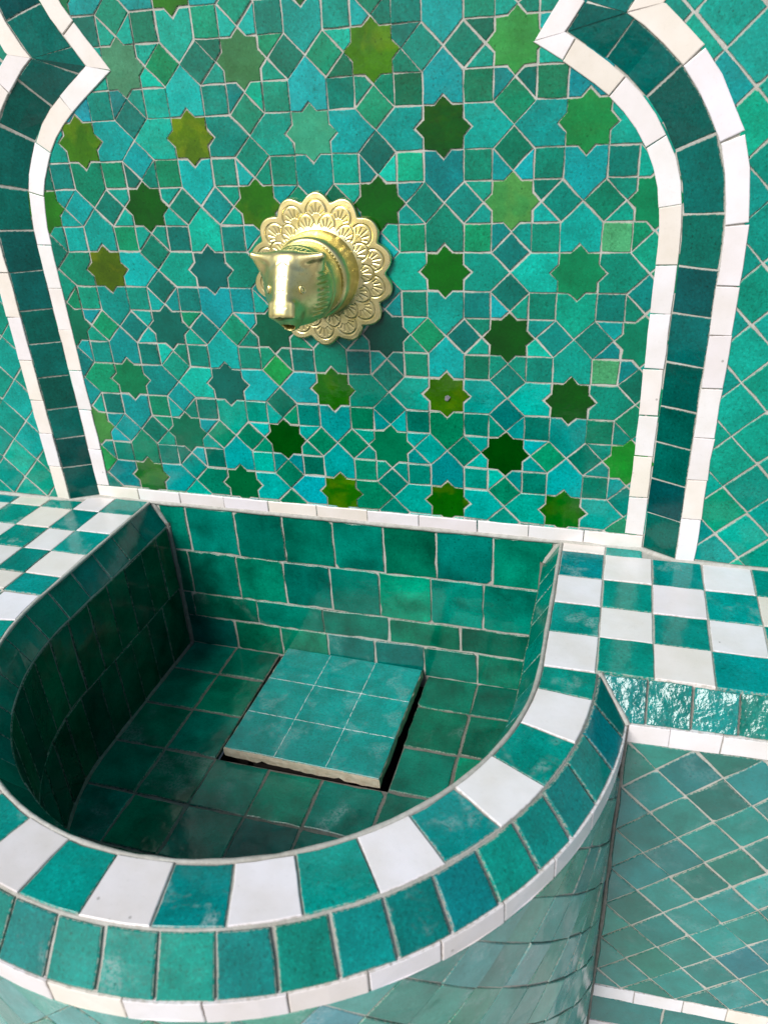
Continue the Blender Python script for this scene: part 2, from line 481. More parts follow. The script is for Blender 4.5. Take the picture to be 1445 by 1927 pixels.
# ---------------- star mosaic
s = A / (2 * math.sqrt(2) + 4)
q2 = math.sqrt(2)
def rot(pts, k):
    for _ in range(k): pts = [(-y, x) for x, y in pts]
    return pts
STAR = []
for k in range(4):
    STAR += rot([(q2, 0), (1, q2 - 1), (1, 1), (q2 - 1, 1)], k)
HOUSE = [(1, -1), (1 + q2, -1), (2 + q2, 0), (1 + q2, 1), (1, 1), (1, q2 - 1), (q2, 0), (1, 1 - q2)]
SQ = [(1, 1), (1 + q2, 1), (1 + q2, 1 + q2), (1, 1 + q2)]
DIA = [(2 + q2, 0), (3 + q2, 1), (2 + q2, 2), (1 + q2, 1)]
KITE = [(1 + q2, 1), (2 + q2, 2), (3, 1 + q2), (1 + q2, 1 + q2)]
star_col = {(-1, 0): (60, 128, 92), (1, 0): (46, 112, 66), (3, 0): (50, 108, 12), (5, 0): (44, 132, 66),
            (-2, 1): (52, 108, 12), (0, 1): (72, 108, 8), (2, 1): (50, 150, 112), (4, 1): (0, 74, 14), (6, 1): (16, 126, 60), (8, 1): (0, 120, 70),
            (-1, 2): (0, 76, 8), (1, 2): (30, 98, 6), (3, 2): (0, 84, 6), (5, 2): (56, 138, 66), (7, 2): (0, 124, 76),
            (-2, 3): (62, 92, 0), (0, 3): (0, 96, 80), (2, 3): (0, 90, 20), (4, 3): (0, 98, 8), (6, 3): (0, 124, 78),
            (-3, 4): (0, 102, 72), (-1, 4): (0, 96, 76), (1, 4): (0, 88, 60), (3, 4): (0, 82, 60), (5, 4): (0, 70, 8), (7, 4): (0, 120, 88),
            (-2, 5): (0, 112, 72), (0, 5): (0, 92, 76), (2, 5): (20, 96, 2), (4, 5): (46, 96, 2), (6, 5): (0, 74, 4),
            (-3, 6): (62, 130, 60), (-1, 6): (0, 106, 72), (1, 6): (0, 68, 8), (3, 6): (0, 112, 74), (5, 6): (0, 62, 4), (7, 6): (20, 124, 34),
            (-2, 7): (12, 96, 28), (0, 7): (0, 96, 52), (2, 7): (20, 98, 2), (4, 7): (6, 88, 2), (6, 7): (0, 86, 4)}
def arch_clip(poly, ext):
    # drop pieces that lie wholly behind the frame
    for x, z in poly:
        a = abs(x - XC)
        zc = min(max(z, 0), TOPZ - .001)
        lim = max(np.interp(zc, [p[1] for p in half], [p[0] for p in half]), 0)
        if a < lim + 0.001: return clip(poly, (0, 1), 0.004)
    return []
LIGHTSQ = [(0.033, 0.35), (0.018, 0.315)]
OLIVE = {(0, 1): 1, (-2, 3): 1, (3, 0): .8, (4, 5): .6, (2, 7): .9, (5, 2): .5, (-2, 1): .8, (1, 2): .5, (4, 7): .6, (-2, 7): .4, (2, 5): .4, (6, 7): .3}
DIA2 = [(0, q2), (1, 1 + q2), (0, 2 + q2), (-1, 1 + q2)]
KITE2 = [(-1, -1 - q2), (0, -q2), (1 - q2, -1), (-1, -1)]
for r in range(-4, 9):
    for c in range(-5, 10):
        if (r + c) % 2 == 0: continue
        cx, cz = SX + c * A / 2, SZ - r * A / 2
        if cz > TOPZ + .03: continue
        P = lambda pts: arch_clip([(cx + x * s, cz + z * s) for x, z in pts], 0)
        col = star_col.get((c, r), random.choice([(0, 96, 40), (30, 105, 20), (0, 112, 72), (0, 84, 10)]))
        p = P(STAR)
        if p: make_tile('star_tile', p, pmap, panel, M_STAR, vary(col, 0.04, 0.02), g=.0007, ch=.0007, jit=.00035, lift=.0002, tilt=.004, lumpy=OLIVE.get((c, r), 0.0))
        if r % 2:                      # star with four gabled pieces
            for k in range(4):
                p = P(rot(HOUSE, k))
                if p: make_tile('house_tile', p, pmap, panel, M_GLAZE, vary(random.choice(TEAL + TEAL + BLUE + GREEN[:3]), .12), g=.00065, ch=.0007, tilt=.011)
                p = P(rot(SQ, k))
                col = random.choice(GREEN + GREEN + DEEP + TEAL[:3] + BLUE[:1])
                if random.random() < .06: col = random.choice([(36, 150, 108), (0, 158, 118), (70, 160, 104)])
                if p: make_tile('square_tile', p, pmap, panel, M_GLAZE, vary(col, .12), g=.0007, ch=.0007, tilt=.014)
        else:                          # star ringed by lozenges and kites
            for k in range(4):
                p = P(rot(DIA2, k))
                col = random.choice(GREEN + GREEN + DEEP + TEAL[:2] + BLUE[:1])
                if random.random() < .05: col = (10, 132, 66)
                if p: make_tile('diamond_tile', p, pmap, panel, M_GLAZE, vary(col, .12), g=.0007, ch=.0007, tilt=.014)
                for q_ in (rot(KITE2, k), [(y, x) for x, y in rot(KITE2, k)]):
                    p = P(q_)
                    if p: make_tile('kite_tile', p, pmap, panel, M_GLAZE, vary(random.choice(TEAL + TEAL + BLUE[:2] + GREEN[2:5]), .14), g=.0007, ch=.0006, jit=.0003, tilt=.016)

# ---------------- arch frame tiles
def band(sgn, la, lb, ya, yb, s0, s1, step, name, mat, colf, frame, off=0.0, proud=0.0, **kw):
    """tiles between two outlines, cut square across the band; each tile is flat enough to be laid as one piece"""
    ss = [s0]
    while ss[-1] < s1 - step * 0.5: ss.append(ss[-1] + step * random.uniform(0.9, 1.1))
    ss[-1] = s1
    if off: ss = [s0] + [v + off for v in ss[:-1] if s0 + step * .3 < v + off < s1 - step * .3] + [s1]
    for i in range(len(ss) - 1):
        a, b = ss[i], ss[i + 1]
        nn = max(1, int((b - a) / 0.016))
        ks = [a + (b - a) * j / nn for j in range(nn + 1)]
        if b >= SC - 1e-6 and a < SC: ks[-1] = SC
        # poly in (s, w): map bilinearly onto the band
        g = kw.get('g', .0005)
        poly = [(k, 0.0) for k in ks] + [(k, 1.0) for k in reversed(ks)]
        wd = math.dist(at_s(la, (a + b) / 2), at_s(lb, (a + b) / 2))
        wd = math.hypot(wd, ya - yb)
        poly = [(k, v * wd) for k, v in poly]
        ca, cb = at_s(la, (a + b) / 2), at_s(lb, (a + b) / 2)
        nx, nz = (cb[0] - ca[0]), (cb[1] - ca[1])
        # facing direction of the sloping band
        tl = math.hypot(nx, nz); dy = yb - ya
        nrm = Vector((dy * nx / tl * sgn, -tl, dy * nz / tl)).normalized()
        def mp(u, v, h, wd=wd, nrm=nrm, a=a, b=b):
            u = min(max(u, s0), s1)
            pa, pb = at_s(la, u), at_s(lb, u); t = v / wd
            return tuple(Vector((XC + sgn * (pa[0] + (pb[0] - pa[0]) * t), ya + (yb - ya) * t, pa[1] + (pb[1] - pa[1]) * t)) + nrm * (h + proud))
        make_tile(name, poly, mp, frame, mat, colf(), seg=0.02, **kw)

for sgn, fr in ((-1, frames[0]), (1, frames[1])):
    for (a, b) in ((0.0 if True else 0, SC), (SC, SEND)):
        band(sgn, L0, L1, 0, 0, a if a else 0.018, b, 0.050, 'white_border_tile', M_WHITE, white, fr, g=.0004, ch=.0006, jit=.00028, proud=.0012, tilt=.004)
        band(sgn, L1, L2, 0, -D, a, b, 0.043, 'green_band_tile', M_GLAZE, lambda: vary(random.choice([(0, 84, 72), (0, 92, 78), (0, 78, 68), (0, 98, 84)]), .08), fr, g=.0006, ch=.0007, jit=.0002, tilt=.006)  # dark tints put the sloping band's shade into its colour
        band(sgn, L2, L3, -D, -D, a, b, 0.048, 'white_border_tile', M_WHITE, white, fr, g=.0004, ch=.0006, jit=.00028, proud=.0012, tilt=.004)
# bottom white course of the panel
xs = [XC - .3275 - O1, -.154, -.093, -.030, .031, .096, .161, .225, .295, .354, .415, XC + .3275 + O1]
for a, b in zip(xs, xs[1:]):
    make_tile('white_border_tile', [(a, -.001), (b, -.001), (b, .0175), (a, .0175)], lambda x, z, h: (x, -.0020 - h, z), panel, M_WHITE, white(), g=.0004, ch=.0007, jit=.00018, tilt=.004)

# ---------------- lozenge tiles on the flat wall beside the arch
L3C = max(L3[CUSP - 12:CUSP + 12], key=lambda p: 0) if False else L3[CUSP]
def side_clip(poly, sgn):
    c = (sum(p[0] for p in poly) / len(poly), sum(p[1] for p in poly) / len(poly))
    P3 = []
    for p in L3:
        q = (XC + sgn * p[0], p[1])
        if not P3 or math.dist(P3[-1], q) > 1e-5: P3.append(q)
    cu = min(range(len(P3)), key=lambda k: math.dist(P3[k], (XC + sgn * L3C[0], L3C[1])))
    i = min(range(len(P3)), key=lambda k: math.dist(P3[k], c))
    def cutat(poly, a, b):
        t = np.array((b[0] - a[0], b[1] - a[1])); t = t / np.hypot(*t)
        n = np.array((t[1], -t[0])) * sgn
        return clip(poly, n, n.dot(np.array(a)) - 0.004)
    if abs(i - cu) <= 3:
        poly = cutat(poly, P3[cu - 3], P3[cu])
        if len(poly) >= 3: poly = cutat(poly, P3[cu], P3[cu + 3])
    else:
        poly = cutat(poly, P3[max(i - 1, 0)], P3[min(i + 1, len(P3) - 1)])
    if len(poly) >= 3: poly = clip(poly, (0, 1), 0.002)
    return poly
H = 0.0274
for sgn, x0, z0, par in ((1, .547, .202, sides[1]), (-1, -.286, .166, sides[0])):
    for i in range(-26, 27):
        for j in range(-20, 40):
            if (i + j) % 2: continue
            # tile centred one half diagonal above a joint crossing
            cx, cz = x0 + i * H * .985, z0 + H + j * H
            if cz < -H or cz > TOPZ or cx < XL + .02 or cx > XR - .02: continue
            if sgn > 0 and cx < XC + .2: continue
            if sgn < 0 and cx > XC - .2: continue
            p = side_clip([(cx, cz - H), (cx + H * .985, cz), (cx, cz + H), (cx - H * .985, cz)], sgn)
            if len(p) >= 3:
                make_tile('lozenge_tile', p, omap, par, M_GLAZE, vary(random.choice([(4, 142, 120), (6, 148, 124), (2, 132, 108), (8, 150, 130), (4, 138, 112)]), .08, .04), g=.0008, ch=.0008, jit=.00035, tilt=.008, cut=.15)

# ================================================================= basin
basin = empty('fountain_basin', (BX, BY, 0))
tag(basin, 'round-fronted green tiled fountain basin with checkered white and green ledge', 'basin')

def path(sv, off):
    """point on the rim's inner outline pushed outward by off; sv runs from the back right round to the back left, measured on the inner edge"""
    st = -BY; arc = math.pi * RI
    r = RI + off
    if sv < st: return Vector((BX + r, -sv, 0))
    if sv < st + arc:
        th = -(sv - st) / RI
        return Vector((BX + r * math.cos(th), BY + r * math.sin(th), 0))
    return Vector((BX - r, BY + (sv - st - arc), 0))
ST = -BY; STOT = 2 * ST + math.pi * RI
def pnormal(sv):
    d = path(sv, .1) - path(sv, 0); return d.normalized()

def sweep(name, prof, s0, s1, n, mat, parent):
    V, Fc = [], []
    for i in range(n + 1):
        sv = s0 + (s1 - s0) * i / n
        for off, z in prof:
            p = path(sv, off); V.append((p.x, p.y, z))
    k = len(prof)
    for i in range(n):
        for j in range(k - 1):
            Fc.append((i * k + j, i * k + j + 1, (i + 1) * k + j + 1, (i + 1) * k + j))
    return mesh_obj(name, V, Fc, mat, parent)

RW = RI - IBO                       # inner wall radius
rim_bed = sweep('rim', [(-IBO + .001, IBZ - .0012), (.0006, -.0014), (RO - RI - .0012, -.0014), (RO - RI - .0005, -.0030), (RB - RI - .0034, RBZ - .001)], ST, ST + math.pi * RI, 96, M_GROUT, basin)
rs = sweep('rim_side', [(-IBO + .001, IBZ - .0012), (.0006, -.0014), (RO - RI + .001, -.0014)], -.0, ST, 4, M_GROUT, basin)
rs2 = sweep('rim_side', [(-IBO + .001, IBZ - .0012), (.0006, -.0014), (RO - RI + .001, -.0014)], ST + math.pi * RI, STOT, 4, M_GROUT, basin)
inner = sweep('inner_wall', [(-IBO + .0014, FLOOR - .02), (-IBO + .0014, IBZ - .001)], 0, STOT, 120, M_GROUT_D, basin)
outer = sweep('outer_wall', [(RB - RI - .0016, RBZ), (RB - RI - .0016, GZ)], ST, ST + math.pi * RI, 96, M_GROUT, basin)

# ledge beds, right and left of the basin, with their sloping nosing and front wall
def front_y(x):                     # foot of the nosing; the wall right of the basin runs back a little
    return -.2465 + max(0, x - .4665) * .0475
ledges, fronts = [], []
for sgn in (1, -1):
    xa = BX + sgn * (RO); xb = XR if sgn > 0 else XL
    y0 = .004
    V = [(xa, y0, -.0014), (xb, y0, -.0014), (xb, LEDGE_Y + .002, -.0014), (xa, LEDGE_Y + .002, -.0014),
         (xb, front_y(xb) + .0046, RBZ - .002), (BX + sgn * RB, front_y(BX + sgn * RB) + .0046, RBZ - .002), (xb, LEDGE_Y + .0012, -.0042), (xa, LEDGE_Y + .0012, -.0042)]
    ledges.append(mesh_obj('ledge', V, [(0, 1, 2, 3), (3, 2, 6, 7), (7, 6, 4, 5)], M_GROUT, basin))
    x1 = BX + sgn * (RB - .0012)
    V = [(x1, front_y(x1) + .0012, RBZ), (xb, front_y(xb) + .0012, RBZ), (xb, front_y(xb) + .0012, GZ), (x1, front_y(x1) + .0012, GZ), (x1, BY + .02, RBZ), (x1, BY + .02, GZ)]
    fronts.append(mesh_obj('front_wall', V, [(0, 1, 2, 3)], M_GROUT, basin))

top = lambda x, y, h: (x, y, h)
GR = lambda: vary(random.choice([(0, 136, 120), (0, 140, 124), (0, 130, 114), (0, 138, 126)]), .06, .03)
kw_top = dict(g=.0007, ch=.0007, jit=.00025, tilt=.006)
def checker(x0, x1, y0, y1, green, par):
    make_tile('checker_tile_green' if False else 'checker_tile', [(x0, y0), (x1, y0), (x1, y1), (x0, y1)], top, par, M_GLAZE if green else M_WHITE, GR() if green else white(), scum_glare=(random.random() < .45) * random.uniform(.2, .6) if green else 0, **kw_top)
# right of the basin
xs = [BX + RI + .0015, .440, .489, .539, .588, .6375, .687, .7365, .786, .8355, XR]
ys = [.000, -.0195, -.0695, -.1200, -.1690, LEDGE_Y]
for i in range(len(xs) - 1):
    for j in range(len(ys) - 1):
        green = (i + j) % 2 == 1
        ya = ys[j]
        if j == 0 and i >= 2: continue
        x1 = xs[i + 1] if not (j == 0 and i == 1) else .4795
        checker(xs[i], x1, ya, ys[j + 1] if j < 4 else (LEDGE_Y if i else BY), green, ledges[0] if i else rs)
# left of the basin
xs = [BX - RI - .0015, -.191, -.2305, -.280, -.329, -.378, -.4275, -.477, -.5265, -.576, XL]
ys = [.000, -.041, -.0895, -.138, -.186, LEDGE_Y]
for i in range(len(xs) - 1):
    for j in range(len(ys) - 1):
        ya = ys[j]
        if j == 0 and i >= 2: ya = -.019
        checker(xs[i + 1], xs[i], ya, ys[j + 1] if i or j < 4 else BY, (i + j) % 2 == 0, ledges[1] if i else rs2)
# curved part of the rim
angs = [0, 6.5, 16.4, 25.9, 35.2, 44.3, 53.1, 62.5, 71.4, 80.4, 89.6, 98.8, 107.6, 116.5, 125.4, 134.3, 143.2, 152.1, 161.0, 170.3, 179.9]
def sector(a0, a1, r0, r1, n=4):
    return [(r0, a0 + (a1 - a0) * i / n) for i in range(n + 1)] + [(r1, a1 + (a0 - a1) * i / n) for i in range(n + 1)]
def polar(pts): return [(BX + r * math.cos(-math.radians(a)), BY + r * math.sin(-math.radians(a))) for r, a in pts]
for i, (a, b) in enumerate(zip(angs, angs[1:])):
    green = i % 2 == 0
    make_tile('checker_tile', polar(sector(a, b, RI + .0015, RO - .001, 3)), top, rim_bed, M_GLAZE if green else M_WHITE, GR() if green else white(), scum_glare=.9 if i == 8 else (.35 if green and random.random() < .5 else 0), **kw_top)

# bevels, strips and walls as (arc length, height) maps
def slope_map(o0, z0, o1, z1):
    L = math.hypot(o1 - o0, z1 - z0)
    no, nz = (z0 - z1) / L, (o1 - o0) / L          # outward normal for an outward slope
    if o1 < o0: no, nz = -(z0 - z1) / L, (o0 - o1) / L
    def f(u, v, h):
        t = v / L
        p = path(u, o0 + (o1 - o0) * t + no * h)
        return (p.x, p.y, z0 + (z1 - z0) * t + nz * h)
    return f, L
def row(name, s0, s1, step, va, vb, f, par, mat, colf, first=None, jitter=.06, **kw):
    ss = [s0]
    if first: ss.append(first)
    while ss[-1] < s1 - step * .5: ss.append(ss[-1] + step * random.uniform(1 - jitter, 1 + jitter))
    ss[-1] = s1
    for a, b in zip(ss, ss[1:]):
        make_tile(name, [(a, va), (b, va), (b, vb), (a, vb)], f, par, mat, colf(), **kw)
    return ss
fb, LB = slope_map(0, 0, -IBO, IBZ)
IB = lambda: vary(random.choice([(0, 114, 94), (0, 106, 88), (0, 120, 98)]), .08)
row('inner_bevel_tile', .002, STOT - .002, .0395, .0012, LB - .0003, fb, rim_bed, M_GLAZE, IB, g=.0006, ch=.0007, tilt=.010)
fw, LW = slope_map(-IBO, IBZ, -IBO - .0001, FLOOR)
IW = lambda: vary(random.choice([(0, 80, 56), (0, 86, 60), (0, 74, 54), (0, 92, 64)]), .12)  # tints deepened to put the inner wall's shade into the colour
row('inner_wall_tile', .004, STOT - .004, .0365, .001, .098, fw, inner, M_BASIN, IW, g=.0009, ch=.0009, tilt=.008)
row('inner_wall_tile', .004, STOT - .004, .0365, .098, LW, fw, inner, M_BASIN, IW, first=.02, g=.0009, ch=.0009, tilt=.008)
# outer nosing
fo, LO = slope_map(RO - RI, 0, RB - RI, RBZ)
KS = RI * math.pi / 180
aa = [0.0, 7.1] + [7.1 + 6.55 * k for k in range(1, 26)] + [180]
OB = lambda: vary(random.choice([(0, 126, 110), (0, 132, 116), (0, 120, 104), (0, 132, 120)]), .07)
for i, (a, b) in enumerate(zip(aa, aa[1:])):
    b1 = 4.1 if i == 0 else a
    poly = [(ST + a * KS, .0012), (ST + b * KS, .0012), (ST + b * KS, LO), (ST + b1 * KS, LO)]
    if i == len(aa) - 2: poly[2] = (ST + 175.9 * KS, LO)
    make_tile('nosing_tile', poly, fo, rim_bed, M_NOSE, OB(), g=.0010, ch=.0009, tilt=.008, scum_glare=.25 if random.random() < .4 else 0)
# white string course under the nosing
fs = lambda u, v, h: (*path(u, RB - RI + .0006 + h)[:2], v)
row('white_border_tile', ST + 4.1 * KS, ST + 175.9 * KS, 8.8 * KS, RBZ, RBZ - .0205, fs, outer, M_WHITE, white, first=ST + 12.8 * KS, jitter=.03, g=.0004, ch=.0006, jit=.00012, tilt=.004)
# lozenges on the round front (arc length measured on the outer face)
fc = lambda u, v, h: (*path(ST + u * RI / RB, RB - RI - .0002 + h)[:2], v)
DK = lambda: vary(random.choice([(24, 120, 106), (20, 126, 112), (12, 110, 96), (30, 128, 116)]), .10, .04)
HC = .0276
for i in range(0, 42):
    for j in range(0, 22):
        if (i + j) % 2: continue
        cu, cz = .012 + i * HC, RBZ - .0200 - j * HC
        if cu > math.pi * RB + HC: continue
        p = [(cu, cz - HC), (cu + HC, cz), (cu, cz + HC), (cu - HC, cz)]
        p = clip(p, (0, -1), .0205 - RBZ); p = clip(p, (1, 0), .0235)
        if len(p) >= 3: p = clip(p, (-1, 0), -(math.pi * RB - .02))
        if len(p) >= 3: p = clip(p, (0, 1), GZ)
        if len(p) >= 3: make_tile('lozenge_tile', p, fc, outer, M_OUTER, vary(random.choice([(70, 148, 126), (62, 142, 120), (54, 134, 112), (76, 152, 134)]), .10, .04), scum_glare=.3, g=.0005, ch=.0007, tilt=.02, lift=.0003, cut=.1)  # paler tints and clots paint the reflected haze on the round front

# ledge nosing, string course and lozenge wall left and right
for sgn, lg, fr in ((1, ledges[0], fronts[0]), (-1, ledges[1], fronts[1])):
    xa = BX + sgn * RO; xb = XR if sgn > 0 else XL; xm = BX + sgn * RB
    def nose(u, v, h, sgn=sgn):
        # u: x, v: 0..1 down the slope
        x = u; y1 = front_y(x) + 0.0004
        p = Vector((x, LEDGE_Y + (y1 - LEDGE_Y) * v / LO, RBZ * v / LO))
        n = Vector((0, RBZ, (y1 - LEDGE_Y))).normalized() * -1
        n = Vector((0, -abs(n.y), abs(n.z)))
        return tuple(p + n * h)
    xs = [xa]
    nxt = [.484, .521, .559] if sgn > 0 else []
    xs += nxt
    while (xb - xs[-1]) * sgn > .03: xs.append(xs[-1] + sgn * .0375 * random.uniform(.95, 1.05))
    xs[-1] = xb
    for k, (a, b) in enumerate(zip(xs, xs[1:])):
        a2 = xm if k == 0 else a
        make_tile('nosing_tile', [(a, .0012), (b, .0012), (b, LO), (a2, LO)], nose, lg, M_NOSE, OB(), g=.0009, ch=.0008, tilt=.008, bias=(.06 + .024 * min(k, 3)) if sgn > 0 else 0, lumpy=1.0 if sgn > 0 else .3, scum_glare=.1)
    fwm = lambda x, z, h: (x, front_y(x) - h, z)
    xs = [xm + sgn * .0012] + ([.505, .547] if sgn > 0 else [])
    while (xb - xs[-1]) * sgn > .03: xs.append(xs[-1] + sgn * .044 * random.uniform(.95, 1.05))
    xs[-1] = xb
    for a, b in zip(xs, xs[1:]):
        make_tile('white_border_tile', [(a, RBZ), (b, RBZ), (b, RBZ - .0205), (a, RBZ - .0205)], lambda x, z, h: (x, front_y(x) - .0008 - h, z), fr, M_WHITE, white(), g=.0004, ch=.0006, jit=.00028, tilt=.004)
    x = xm
    while (xb - x) * sgn > .02:
        x2 = x + sgn * .047 * random.uniform(.9, 1.1)
        for za, zb in ((-.413, -.434), (-.481, -.502)):
            make_tile('white_border_tile', [(x, za), (x2, za), (x2, zb), (x, zb)], lambda x, z, h: (x, front_y(x) - .0006 - h, z), fr, M_WHITE, white(), g=.0004, ch=.0006, jit=.00028, tilt=.004)
        x = x2
    z = 0
    x = xm
    while (xb - x) * sgn > .03:
        x2 = x + sgn * .075 * random.uniform(.9, 1.1)
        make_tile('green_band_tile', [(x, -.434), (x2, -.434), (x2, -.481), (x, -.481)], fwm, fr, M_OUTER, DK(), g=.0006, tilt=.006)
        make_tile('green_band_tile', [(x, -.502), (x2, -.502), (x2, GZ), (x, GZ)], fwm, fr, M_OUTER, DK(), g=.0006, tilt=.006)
        x = x2
    x0, z0 = (.499, -.081) if sgn > 0 else (-.247, -.081)
    for i in range(-16, 17):
        for j in range(-3, 16):
            if (i + j) % 2 == 0: continue
            cx, cz = x0 + i * .0277, z0 - j * .0277
            if (cx - xm) * sgn < -.028 or (cx - xb) * sgn > -.02: continue
            p = [(cx, cz - .0277), (cx + .0277, cz), (cx, cz + .0277), (cx - .0277, cz)]
            p = clip(p, (sgn, 0), sgn * (xm + sgn * .001))
            if len(p) >= 3: p = clip(p, (0, -1), .0205 - RBZ)
            if len(p) >= 3: p = clip(p, (0, 1), -.413)
            if len(p) >= 3: make_tile('lozenge_tile', p, fwm, fr, M_OUTER, DK(), scum_glare=.12, g=.0008, ch=.0008, tilt=.010, jit=.0004, cut=.15)  # greyed tints and pale clots imitate reflected haze

# ---------------- back wall and floor of the basin
back = mesh_obj('back_wall', [(BX - RW - .02, .0014, .001), (BX + RW + .02, .0014, .001), (BX + RW + .02, .0014, FLOOR - .02), (BX - RW - .02, .0014, FLOOR - .02)], [(0, 1, 2, 3)], M_GROUT, basin)
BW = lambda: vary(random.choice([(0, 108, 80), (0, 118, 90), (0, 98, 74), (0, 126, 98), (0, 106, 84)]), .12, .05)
xl, xr = BX - RW, BX + RW
for za, zb, js in ((-.003, -.072, [-.091, -.021, .046, .113, .179, .245, .314]), (-.072, -.140, [-.100, -.029, .039, .104, .170, .237, .303]),
                   (-.140, -.180, [-.105, -.008, .088, .180, .274]), (-.180, FLOOR, [-.046, .023, .091, .159, .226, .296])):
    e = [xl - .01] + js + [xr + .01]
    for k, (a, b) in enumerate(zip(e, e[1:])):
        sc = 0
        if za == -.180 and k in (2, 3, 4): sc = .35  # pale clots painted where these tiles mirror the bright source
        if za == -.140 and k in (1, 2): sc = .2
        make_tile('back_wall_tile', [(a, za), (b, za), (b, zb), (a, zb)], pmap, back, M_BASIN, BW(), g=.0010, ch=.0008, jit=.0005, seg=.012, tilt=.008, scum_glare=sc, cut=.25)

hx0, hx1, hy1 = .0185, .2285, -.1965
xf = [xl - .03, -.051, hx0 - .001, .087, .153, hx1 + .0005, .297, xr + .03]
yf = [.004, -.057, -.127, hy1 - .001, -.267, -.335, -.403, -.48]
zb_ = FLOOR - .0014
V = []; Fc = []
for (a, b, c, d) in ((xl - .04, hx0 - .002, .01, -.50), (hx0 - .002, hx1 + .002, hy1 - .001, -.50), (hx1 + .002, xr + .04, .01, -.50)):
    i = len(V); V += [(a, c, zb_), (b, c, zb_), (b, d, zb_), (a, d, zb_)]; Fc.append((i, i + 1, i + 2, i + 3))
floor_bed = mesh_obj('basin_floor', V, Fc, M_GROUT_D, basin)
fl = lambda x, y, h: (x, y, FLOOR + h)
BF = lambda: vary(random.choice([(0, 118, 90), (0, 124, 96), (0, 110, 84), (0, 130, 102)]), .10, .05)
for i in range(len(xf) - 1):
    for j in range(len(yf) - 1):
        if 2 <= i <= 4 and j <= 2: continue
        cx, cy = (xf[i] + xf[i + 1]) / 2, (yf[j] + yf[j + 1]) / 2
        if math.hypot(cx - BX, min(cy - BY, 0)) > RW + .035: continue
        make_tile('floor_tile', [(xf[i], yf[j]), (xf[i + 1], yf[j]), (xf[i + 1], yf[j + 1]), (xf[i], yf[j + 1])], fl, floor_bed, M_BASIN, BF(), g=.0013, ch=.0011, jit=.0005, seg=.014, depth=.008, tilt=.008, scum_glare=.7 if (i == 4 and j == 3) else (.3 if random.random() < .3 else 0), cut=.1)
# drain pit under the loose cover, with a ledge that carries it
pz = FLOOR - .07
V = [(hx0, .004, FLOOR - .007), (hx1, .004, FLOOR - .007), (hx1, hy1, FLOOR - .007), (hx0, hy1, FLOOR - .007), (hx0, .004, pz), (hx1, .004, pz), (hx1, hy1, pz), (hx0, hy1, pz)]
mesh_obj('drain_pit', V, [(0, 1, 5, 4), (1, 2, 6, 5), (2, 3, 7, 6), (3, 0, 4, 7), (4, 5, 6, 7)], M_HOLE, basin)
for (a, b, c, d) in ((hx0 + .001, hx0 + .022, 0, hy1 + .03), (hx0 + .04, hx1 - .05, hy1 + .03, hy1 + .012), (hx1 - .034, hx1 - .018, -.01, hy1 + .03)):
    z1, z0 = FLOOR - .0012, pz
    mesh_obj('pit_shelf', [(a, c, z1), (b, c, z1), (b, d, z1), (a, d, z1), (a, c, z0), (b, c, z0), (b, d, z0), (a, d, z0)], [(0, 1, 2, 3), (0, 1, 5, 4), (1, 2, 6, 5), (2, 3, 7, 6), (3, 0, 4, 7)], M_HOLE, basin)

# grout fillets where surfaces meet
def fillet(name, pts, rad, mat, parent, n=6):
    V, Fc = [], []
    for i, p in enumerate(pts):
        p = Vector(p)
        t = (Vector(pts[min(i + 1, len(pts) - 1)]) - Vector(pts[max(i - 1, 0)])).normalized()
        a = t.cross(Vector((0, 0, 1)));
        if a.length < .1: a = Vector((1, 0, 0))
        a.normalize(); b = a.cross(t)
        r = rad * random.uniform(.8, 1.2)
        for k in range(n):
            an = 2 * math.pi * k / n
            V.append(p + a * math.cos(an) * r + b * math.sin(an) * r)
    for i in range(len(pts) - 1):
        for k in range(n):
            Fc.append((i * n + k, i * n + (k + 1) % n, (i + 1) * n + (k + 1) % n, (i + 1) * n + k))
    return mesh_obj(name, V, Fc, mat, parent, smooth=True)
def lerp(a, b, n): return [tuple(np.array(a) + (np.array(b) - np.array(a)) * i / n) for i in range(n + 1)]
wallbase = lerp((XL, -D - .0005, 0), (XC - .3275 - O2, -D, 0), 24) + lerp((XC - .3275 - O1 + .001, -.0005, 0), (XC + .3275 + O1 - .001, -.0005, 0), 50) + lerp((XC + .3275 + O2, -D, 0), (XR, -D - .0005, 0), 24)
fillet('grout_fillet', [(x, y, z - .0006) for x, y, z in wallbase], .0034, M_GROUT, basin)
fillet('grout_fillet', [(*path(ST * 0 + STOT * i / 90, -.0002)[:2], -.0012) for i in range(91)], .0022, M_GROUT, basin)
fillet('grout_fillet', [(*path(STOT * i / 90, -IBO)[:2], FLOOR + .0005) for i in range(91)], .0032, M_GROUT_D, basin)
for sx in (xl, xr):
    fillet('grout_fillet', lerp((sx, 0, -.03), (sx, 0, FLOOR), 16), .0036, M_GROUT_D, basin)
    fillet('grout_fillet', lerp((BX + (RI - .002) * (1 if sx > BX else -1), .001, -.002), (sx, .001, -.038), 6), .0042, M_GROUT, basin)
fillet('grout_fillet', lerp((BX + RB, -.2475, RBZ), (BX + RB, -.2470, GZ), 30), .0016, M_GROUT_D, basin)

for sg in (1, -1):
    fillet('grout_fillet', lerp((BX + sg * (RO + .001), LEDGE_Y - .0005, -.0018), (BX + sg * (RB + .0005), -.2462, RBZ - .001), 8), .0024, M_GROUT, basin)

